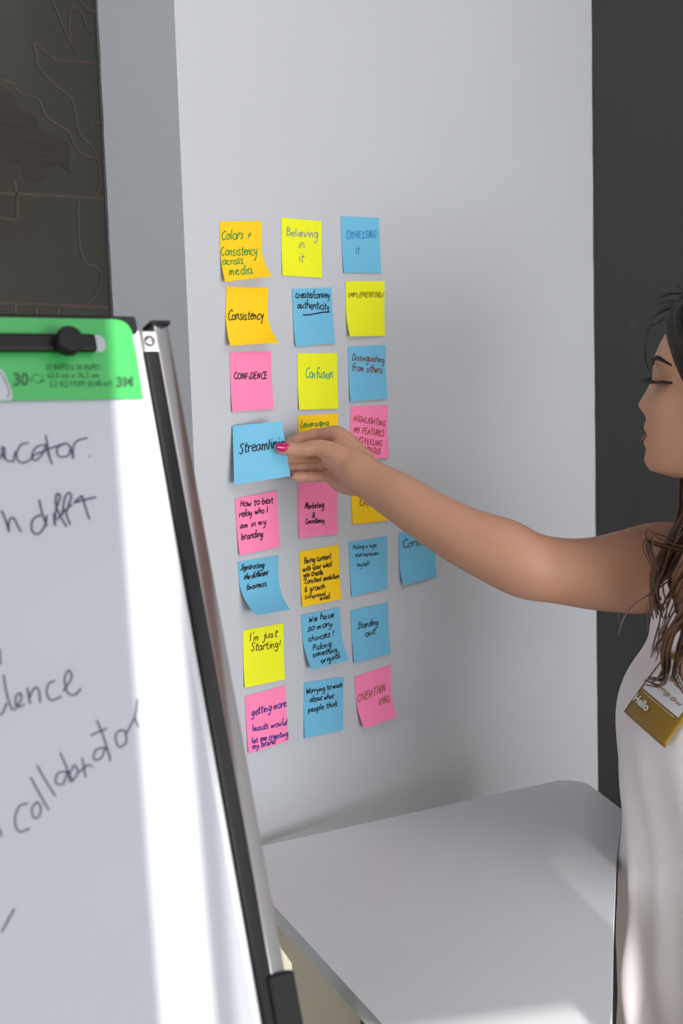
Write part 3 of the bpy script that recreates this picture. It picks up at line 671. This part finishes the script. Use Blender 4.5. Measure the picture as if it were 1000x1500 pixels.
for u in us:
    _, f, w, b = prof(u); cxx = (f * 0.35 + b * 0.65); r = []
    for j in range(nh):
        th = 2 * math.pi * j / nh; ct, s = math.cos(th), math.sin(th)
        e = 0.80 if ct > 0 else 0.95
        ff = (f - cxx) if ct > 0 else (cxx - b)
        fx = cxx + math.copysign(abs(ct) ** e, ct) * ff; ly = math.copysign(abs(s) ** 0.92, s) * w
        if ct > 0: fx += face_add(ly, u) * min(1, ct * 2)
        r.append(HP(fx, ly, u))
    rings.append(r)
loft(body, rings)
# ears
for s in (1, -1):
    tube(body, [HP(-.098, s * .070, .008), HP(-.104, s * .076, -.004), HP(-.099, s * .073, -.026)], [.010, .014, .008], k=4)
# neck
tube(body, [BASE + UP * 1.20 + fT * 0.0, BASE + UP * 1.26, HP(-.105, 0, -.10), HP(-.10, 0, -.05)], [.062, .054, .052, .05], seg=28, k=5)
# right arm, reaching to the wall
ARM = [(1032, 838, 1.775, .060), (990, 834, 1.765, .0585), (960, 832, 1.75, .0565), (920, 837, 1.73, .0515), (869, 840, 1.705, .0440), (818, 836, 1.685, .0393), (773, 828, 1.675, .0402), (732, 808, 1.685, .0410), (680, 786, 1.70, .0362), (625, 755, 1.722, .0322), (582, 727, 1.745, .0300), (545, 705, 1.765, .0262), (522, 688, 1.778, .0248), (506, 674, 1.790, .0205), (494, 662, 1.802, .0150)]
tube(body, [at(x, y, Z) for x, y, Z, r in ARM], [r for *_, r in ARM], seg=32, k=5, ref=ray(650, 750).normalized(), flat=0.86)
# shoulder cap
tube(body, [at(1032, 838, 1.775), at(1075, 835, 1.74)], [.062, .06], seg=28, k=2)
# hand
zh = lambda x, y, Z: at(380 + x / 5, 600 + y / 5, Z)
def finger(pts, rad, k=5): tube(body, [zh(*p) for p in pts], rad, seg=16, k=k)
finger([(680, 400, 1.780), (560, 330, 1.790), (445, 282, 1.798), (345, 287, 1.804), (300, 290, 1.807), (262, 291, 1.809), (215, 288, 1.811), (160, 286, 1.8135)], [.0165, .0150, .0112, .0094, .0088, .0092, .0088, .0076])        # thumb
finger([(760, 400, 1.786), (660, 280, 1.806), (572, 188, 1.822), (490, 186, 1.838), (450, 188, 1.845), (410, 192, 1.850), (345, 204, 1.854), (300, 214, 1.856), (205, 258, 1.849)], [.018, .0155, .0122, .0108, .0094, .0101, .0085, .0088, .0074])  # index
finger([(750, 430, 1.792), (670, 330, 1.818), (590, 262, 1.834), (430, 316, 1.858), (365, 325, 1.858), (310, 333, 1.857), (180, 338, 1.850)], [.017, .0145, .0122, .0100, .0090, .0090, .0078])  # middle
finger([(740, 480, 1.790), (670, 410, 1.818), (590, 372, 1.834), (440, 424, 1.853), (405, 425, 1.853), (365, 425, 1.852), (325, 426, 1.850), (280, 425, 1.849), (240, 424, 1.847), (200, 424, 1.846)], [.017, .0145, .0112, .0072, .0077, .0066, .0074, .0064, .0070, .0064])  # ring
finger([(720, 540, 1.786), (650, 500, 1.808), (575, 472, 1.824), (470, 491, 1.834), (440, 491, 1.834), (410, 492, 1.833), (378, 491, 1.832), (345, 491, 1.832), (308, 490, 1.831), (268, 490, 1.831)], [.0160, .0150, .0110, .0068, .0076, .0066, .0075, .0065, .0071, .0062])  # little
finger([(725, 540, 1.779), (660, 545, 1.794), (590, 535, 1.812), (530, 500, 1.824)], [.0165, .0150, .0125, .010])     # heel of the hand
finger([(690, 420, 1.776), (600, 400, 1.788), (520, 360, 1.797)], [.0160, .0160, .0125])                              # ball of the thumb
finger([(640, 450, 1.806), (560, 380, 1.824)], [.016, .014])                                                         # palm filling
# left arm hanging at her side
ls = BASE - rT * 0.165 + UP * 1.175
lp = [ls - rT * .004, ls - rT * .03 + Vector((0, 0, -.14)), ls - rT * .055 + Vector((0, 0, -.27)), ls - rT * .07 + fT * .02 + Vector((0, 0, -.40)), ls - rT * .075 + fT * .04 + Vector((0, 0, -.50))]
tube(body, lp, [.056, .047, .039, .034, .025], seg=28, k=6)
wl = lp[-1]
tube(body, [wl, wl + Vector((-.01, 0, -.05)), wl + Vector((-.012, 0, -.09))], [.024, .030, .026], seg=20, k=4, ref=rT, flat=.5)
for i, (dx, ln) in enumerate(((.024, .066), (.008, .076), (-.008, .072), (-.022, .058))):
    b0 = wl + fT * dx + Vector((-.012, 0, -.09)); tube(body, [b0, b0 + Vector((0, 0, -ln * .5)) - rT * -.004, b0 + Vector((0, 0, -ln)) + rT * .014], [.0085, .008, .0065], seg=12, k=4)
b0 = wl + fT * .026 + Vector((0, 0, -.035)); tube(body, [b0, b0 + fT * .018 + Vector((0, 0, -.03)), b0 + fT * .022 + Vector((0, 0, -.062))], [.012, .0095, .0075], seg=12, k=4)
# hips, legs, feet
hipc = CEN[.60]
for s in (1, -1):
    hp = hipc + rT * (0.085 * s)
    tube(body, [Vector((hp.x, hp.y, .62)), Vector((hp.x, hp.y, .45)), Vector((hp.x, hp.y, .35)), Vector((hp.x, hp.y, .25)), Vector((hp.x, hp.y, .08))], [.085, .062, .052, .052, .036], seg=24, k=5)
    tube(body, [Vector((hp.x, hp.y, .05)) - fT * .03, Vector((hp.x, hp.y, .04)) + fT * .06, Vector((hp.x, hp.y, .03)) + fT * .15], [.036, .036, .026], seg=18, k=4)
bo = obj('body', body, M_SKIN, woman, True)
rm = bo.modifiers.new('remesh', 'REMESH'); rm.mode = 'VOXEL'; rm.voxel_size = 0.0019; rm.use_smooth_shade = True
sm = bo.modifiers.new('smooth', 'SMOOTH'); sm.factor = 0.5; sm.iterations = 4

# face details
bm = bmesh.new()
def fp(l, u, off=0.0):                                      # point on the face front
    _, f, w, b = prof(u); cxx = f * .35 + b * .65; s = min(.999, abs(l) / w); a = math.asin(min(1, s ** (1 / .92))); ct = math.cos(a)
    return HP(cxx + ct ** .80 * (f - cxx) + face_add(l, u) * min(1, ct * 2) + off, l, u)
def lip(name, rows):
    bm = bmesh.new(); g = [[bm.verts.new(fp(l * w, u0 + (u1 - u0) * t, .0012)) for t in (0, .25, .5, .75, 1)] for l, w, u0, u1 in rows]
    for a, b in zip(g, g[1:]):
        for i in range(4): bm.faces.new((a[i], a[i + 1], b[i + 1], b[i]))
    o = obj(name, bm, M_LIP, woman, True)
lip('upper_lip', [(l, 1, -.0672, -.0672 + .0085 * max(.05, 1 - (abs(l) / .021) ** 2)) for l in [-.021 + .042 * i / 12 for i in range(13)]])
lip('lower_lip', [(l, 1, -.0678 - .0095 * max(.05, 1 - (abs(l) / .020) ** 2), -.0678) for l in [-.020 + .040 * i / 12 for i in range(13)]])
for s in (1, -1):
    bm = bmesh.new(); tube(bm, [fp(s * .016, .0150, .0005), fp(s * .026, .0190, .001), fp(s * .038, .0195, .001), fp(s * .049, .0115, .0005)], [.0028, .0032, .0026, .0010], seg=8, k=5)
    obj('eyebrow', bm, M_HAIR, woman, True)
    bm = bmesh.new()
    for i in range(34):
        l = s * (.016 + .031 * i / 33); b0 = fp(l, -.0068 - .002 * abs(i / 33 - .5), .0008)
        d = fH * .0165 + lH * s * (.002 + .005 * i / 33) + uH * .002
        tube(bm, [b0, b0 + d * .55 - uH * .0012, b0 + d + uH * .0012], [.0013, .0012, .0006], seg=5, k=2)
    obj('eyelashes', bm, M_LASH, woman)
# nails
def nail(c, along, side, out, ln, wd, tip=0.25):
    bm = bmesh.new(); g = []
    for i in range(9):
        t = i / 8; w = wd * (1 if t < .7 else math.sqrt(max(.05, 1 - ((t - .7) / .3) ** 2 * .8))) * (0.8 + 0.2 * min(1, t * 4))
        g.append([bm.verts.new(c + along * ln * (t - .5) + side * w * (k / 4) + out * (.0022 * (1 - (k / 4) ** 2) - .0016 * (t - .3) ** 2)) for k in range(-4, 5)])
    for a, b in zip(g, g[1:]):
        for i in range(8): bm.faces.new((a[i], a[i + 1], b[i + 1], b[i]))
    o = obj('fingernail', bm, M_NAIL, woman, True); md = o.modifiers.new('thick', 'SOLIDIFY'); md.thickness = .0008
    return o
tip = zh(170, 277, 1.8066); al = (zh(120, 272, 1.8085) - zh(220, 282, 1.8045)).normalized(); ov = (CAM - tip).normalized(); ov = (ov - al * ov.dot(al)).normalized()
nail(tip, al, al.cross(ov), ov, .0172, .0052)
tip = zh(240, 478, 1.832); nail(tip, (zh(200, 478, 1.832) - zh(262, 478, 1.834)).normalized(), UP, N * .6 + UP * .4, .006, .0024)

# satin top: rings follow the torso, cut out for arms and neckline
bm = bmesh.new(); ns = 144
sr = []
ext = [(.64,) + tuple(tz[0][1:])] if False else []
for z, a, b, x, y in [t for t in tz if t[0] >= .54]:
    sr.append((z, ring_at(Vector((x, y, 0)), a, b, z, shirt_grow(z), ns, wrinkle)))
vr = [[bm.verts.new(p) for p in r] for _, r in sr]
def keep(z, p, c):
    t = (p - c).dot(rT); f = (p - c).dot(fT)
    if z < 1.095: return True
    k = (z - 1.095) / 0.16; at_ = abs(t)
    inner = 0.088 * min(1, k / .62) ** .8 if f > 0 else 0.07 * max(0, (k - .5) * 2)
    outer = .152 - 0.050 * min(1, k / .35) ** .7
    return inner <= at_ <= outer and z < 1.25
for (za, ra), (zb, rb), A, B in zip(sr, sr[1:], vr, vr[1:]):
    zc_ = (za + zb) / 2; c = [Vector((t[3], t[4], 0)) for t in tz if t[0] == za][0]
    for i in range(ns):
        j = (i + 1) % ns; pc = (ra[i] + rb[j]) / 2
        if keep(zc_, Vector((pc.x, pc.y, 0)), c): bm.faces.new((A[i], A[j], B[j], B[i]))
for v in [v for v in bm.verts if not v.link_faces]: bm.verts.remove(v)
shirt_bvh = BVHTree.FromBMesh(bm)
sh = obj('satin_top', bm, M_SATIN, woman, True)
md = sh.modifiers.new('smooth', 'SMOOTH'); md.factor = .5; md.iterations = 4
md = sh.modifiers.new('thick', 'SOLIDIFY'); md.thickness = .0015
md = sh.modifiers.new('sub', 'SUBSURF'); md.levels = 1; md.render_levels = 1
# trousers and shoes
for s in (1, -1):
    hp = hipc + rT * (0.085 * s); V = lambda z: Vector((hp.x, hp.y, z))
    bm = bmesh.new(); tube(bm, [V(.66), V(.45), V(.30), V(.10)], [.098, .085, .075, .066], seg=28, k=5, ends=False); obj('trouser_leg', bm, M_TROU, woman, True)
    bm = bmesh.new(); tube(bm, [V(.052) - fT * .04, V(.048) + fT * .06, V(.036) + fT * .17], [.046, .046, .034], seg=20, k=4); obj('shoe', bm, M_SHOE, woman, True)
    bm.free() if False else None

# hair: a cap that follows the skull, then many tapered locks
bm = bmesh.new(); rings = []
for i in range(31):
    u = -.06 + .170 * i / 30; _, f, w, b = prof(min(u, .098)); k = .010
    hf = (-.060 if u < .02 else -.060 + (.052) * min(1, (u - .02) / .020)) if u < .05 else f - .002
    hf = min(hf, f - .012)
    r = []; g = .013 if u < .09 else .013 * max(0.2, (.112 - u) / .022)
    f2, b2, w2 = hf, b - g, w + g
    cxx = f2 * .45 + b2 * .55
    for j in range(64):
        th = 2 * math.pi * j / 64; ct, s = math.cos(th), math.sin(th)
        r.append(HP(cxx + math.copysign(abs(ct) ** .85, ct) * (f2 - cxx if ct > 0 else cxx - b2), s * w2 * (1 + .02 * math.sin(9 * th + u * 60)), u + (.012 if u > .095 else 0) * 0))
    rings.append(r)
loft(bm, rings)
def lock(bm, p, r, seg=8, k=6, flat=.6): tube(bm, p, r, seg=seg, k=k, ref=None, flat=flat)
for i in range(90):                                        # locks over both sides and the back, down to the shoulders and chest
    s = 1 if i % 3 else -1; a = random.random()
    th = R(80 + 95 * a) ; l0 = s * math.sin(th) * .079; f0 = -.085 + math.cos(th) * .088
    p0 = HP(-.085 + random.uniform(-.03, .04), s * random.uniform(.004, .02), .104)
    p1 = HP(f0 * .9 - .004, l0, .050); p2 = HP(f0, l0 * 1.08, -.03)
    dn = random.uniform(.20, .30); wv = random.uniform(-.012, .012)
    p3 = HP(f0 + wv, l0 * 1.12 + wv, -.11); p4 = HP(f0 - wv + .012, l0 * 1.18 - wv, -.11 - dn * .5); p5 = HP(f0 + .02 + wv, l0 * 1.15 + s * .008, -.11 - dn)
    r = random.uniform(.006, .011)
    lock(bm, [p0, p1, p2, p3, p4, p5], [r * .6, r, r, r * .9, r * .7, .0012])
for i in range(46):                                        # front hair swept back over the temples
    s = 1 if i % 2 else -1; t = random.random(); j = lambda k: random.uniform(-k, k)
    lock(bm, [HP(-.105 + j(.01), s * .006, .112), HP(-.050 - .03 * t + j(.004), s * (.012 + .02 * t), .096 + j(.004)), HP(-.020 - .030 * t + j(.003), s * (.018 + .035 * t), .062 + j(.006)), HP(-.030 - .030 * t, s * (.050 + .026 * t), .022 + j(.006)), HP(-.052 - .03 * t, s * .077, -.030), HP(-.066 - .03 * t, s * .083, -.10), HP(-.07 - .02 * t, s * .088, -.20)],
         [.004, .008, .008, .008, .007, .006, .002])
obj('hair', bm, M_HAIR, woman, True)
# lighter lengths falling over the shoulder and the chest (their course follows the photo)
bm = bmesh.new()
LK = [("1040,560 1008,640 1003,700 1000,745 985,790 968,830 962,860 968,885", 1.60, .008), ("1045,600 1015,690 1004,760 975,800 958,832 960,868 972,890", 1.61, .007), ("1040,650 1012,740 1000,780 975,835 955,860 962,900", 1.60, .006),
      ("1035,700 1020,780 1003,800 960,790 948,784 950,800 962,830", 1.585, .0035), ("1040,720 1010,770 990,800 975,830", 1.59, .006),
      ("1030,820 1005,870 985,905 966,940 960,958", 1.52, .004), ("1040,840 1012,890 988,915 975,950 973,985 965,1000 950,998", 1.475, .007), ("1050,860 1010,905 985,925 972,960 970,990", 1.478, .006),
      ("1050,880 1020,930 1000,960 992,985 1003,1012", 1.46, .006), ("1050,830 1020,880 1000,930 990,990", 1.47, .006), ("1040,770 1015,815 1000,840 980,880 968,920 958,960", 1.53, .0035)]
for s, Z, r in LK:
    p = [tuple(float(v) for v in q.split(',')) for q in s.split()]
    for k in range(6):
        jx, jy, jz = random.uniform(-9, 9), random.uniform(-9, 9), random.uniform(-.012, .006)
        pts = [at(x + jx * math.cos(i * .8 + k) + random.uniform(-2, 2), y + jy, Z + jz) for i, (x, y) in enumerate(p)]
        rr = r * random.uniform(.45, .8)
        lock(bm, pts, [rr * (1.1 - i / len(p)) + .0003 for i in range(len(p))], k=6, flat=.5)
obj('hair_lengths', bm, M_HAIRL, woman, True)
bw = bmesh.new(); bt = bmesh.new()
FLY = ["1000,445 975,440 950,455 925,480 912,500", "1000,440 970,452 955,470 946,500 946,530 952,545", "1000,428 980,432 962,440", "985,450 965,458 945,470 930,475", "1000,450 972,465 955,480",
       "1000,432 975,430 955,438", "990,418 1000,425 1010,440", "980,850 958,866 930,885 913,905 905,930", "965,820 960,850 958,880", "950,785 955,805 962,832 960,860", "905,900 907,912", "948,900 949,930", "1005,745 990,742 986,735"]
for s in FLY:
    p = [tuple(float(v) for v in q.split(',')) for q in s.split()]
    Z = 1.60
    bm = bw if p[0][1] > 500 else bt
    for k in range(2 if p[0][1] < 500 else 1):
        pts = [at(x + random.uniform(-3, 3) * (k > 0), y + random.uniform(-4, 4) * (k > 0), Z) for x, y in p]
        tube(bm, pts, [.0005 if p[0][1] < 500 else .0009] * (len(pts) - 1) + [.0003], seg=5, k=5)
obj('stray_hairs', bw, M_HAIRL, woman, True)['kind'] = 'stuff'; obj('stray_hairs', bt, M_HAIR, woman, True)['kind'] = 'stuff'

# ------------------------------------------------------------------ name badge on the chest
def on_shirt(x, y):
    d = ray(x, y).normalized(); h = shirt_bvh.ray_cast(CAM, d); return h[0]
bc = on_shirt(945, 1030); bA = on_shirt(925, 1040); bB = on_shirt(965, 1075); bD = on_shirt(965, 985)
print('badge hits', bA, bB, bD)
def shirt_n(x, y):
    n = shirt_bvh.ray_cast(CAM, ray(x, y).normalized())[1]; return n if n.dot(CAM - bc) > 0 else -n
hp_ = []
for i in range(9):
    for j in range(9):
        h_ = on_shirt(910 + 59 * i / 8 + 64 * j / 8, 1040 + 53 * i / 8 - 92 * j / 8)
        if h_ is not None: hp_.append(h_)
c_ = sum(hp_, Vector()) / len(hp_); bn = shirt_n(955, 1015)
import numpy as np
_, _, vt = np.linalg.svd(np.array([list(p - c_) for p in hp_])); bn = Vector([float(v) for v in vt[2]])
if bn.dot(CAM - c_) < 0: bn = -bn
off = max((p - c_).dot(bn) for p in hp_); bp0 = c_ + bn * (off + 0.005)
print('badge', bn, off, len(hp_))
BQ = [hit(x, y, bp0, bn) for x, y in ((910, 1040), (969, 1093), (1033, 1001), (974, 948))]
b1 = (BQ[1] - BQ[0]); b2 = (BQ[3] - BQ[0]); b2 = (b2 - b1 * (b2.dot(b1) / b1.dot(b1)) * 0.6)
def B(s, t, w=0.0):
    return BQ[0] + b1 * s + b2 * t + bn * (w - 0.010 * (s - .5) ** 2 - 0.004 * (t - .5) ** 2)
bd = thing('name_badge', 'gold and white name badge reading Hello, hung askew on the pale satin top', 'badge', BQ[0])
def bpatch(name, s0, s1, t0, t1, w, m, parent, th=0.0, rnd=0.0):
    bm = bmesh.new(); n = 12
    def cl(s, t):
        return s, t
    g = [[bm.verts.new(B(s0 + (s1 - s0) * i / n, t0 + (t1 - t0) * j / n, w)) for i in range(n + 1)] for j in range(n + 1)]
    for j in range(n):
        for i in range(n):
            cx = (i + .5) / n; cy = (j + .5) / n
            if rnd and ((min(cx, 1 - cx) ** 1 < rnd and min(cy, 1 - cy) < rnd) and (rnd - min(cx, 1 - cx)) ** 2 + (rnd - min(cy, 1 - cy)) ** 2 > rnd ** 2): continue
            bm.faces.new((g[j][i], g[j][i + 1], g[j + 1][i + 1], g[j + 1][i]))
    for v in [v for v in bm.verts if not v.link_faces]: bm.verts.remove(v)
    o = obj(name, bm, m, parent, True)
    if th: md = o.modifiers.new('thick', 'SOLIDIFY'); md.thickness = th
    return o
card = bpatch('card', 0, 1, 0, 1, 0, M_GOLD, bd, 0.0012)
wa = bpatch('white_field', .07, .93, .40, .93, .0014, M_BWHITE, card)
M_WPRINT = mat('white_print', srgb(236, 236, 232), 0.5, var=.01); M_GPRINT = mat('gold_ink', srgb(160, 118, 60), 0.5, var=.05)
hl = label_text('Hello', (.05, .20), (.42, .20), .10, M_WPRINT, card, .03, lambda s, t, up: B(s, t + up, .0018))
bm = bmesh.new()
for txt, s0, t0, s1, xh, w in (("Mock", .16, .70, .80, .045, .0012), ("impow", .30, .52, .88, .042, .0012)):
    st, adv = text_strokes(txt)
    for s in st: q = [B(s0 + (s1 - s0) * gx / adv, t0 + gy * xh, .0022) for gx, gy in s]; ribbon(bm, q, [bn] * len(q), w)
obj('handwriting', bm, M_GPRINT, wa)
bm = bmesh.new()
q = [B(.12 + .76 * i / 60, .365 + .008 * (i % 2), .0018) for i in range(61)]; ribbon(bm, q, [bn] * len(q), .0005); obj('print', bm, M_WPRINT, card)
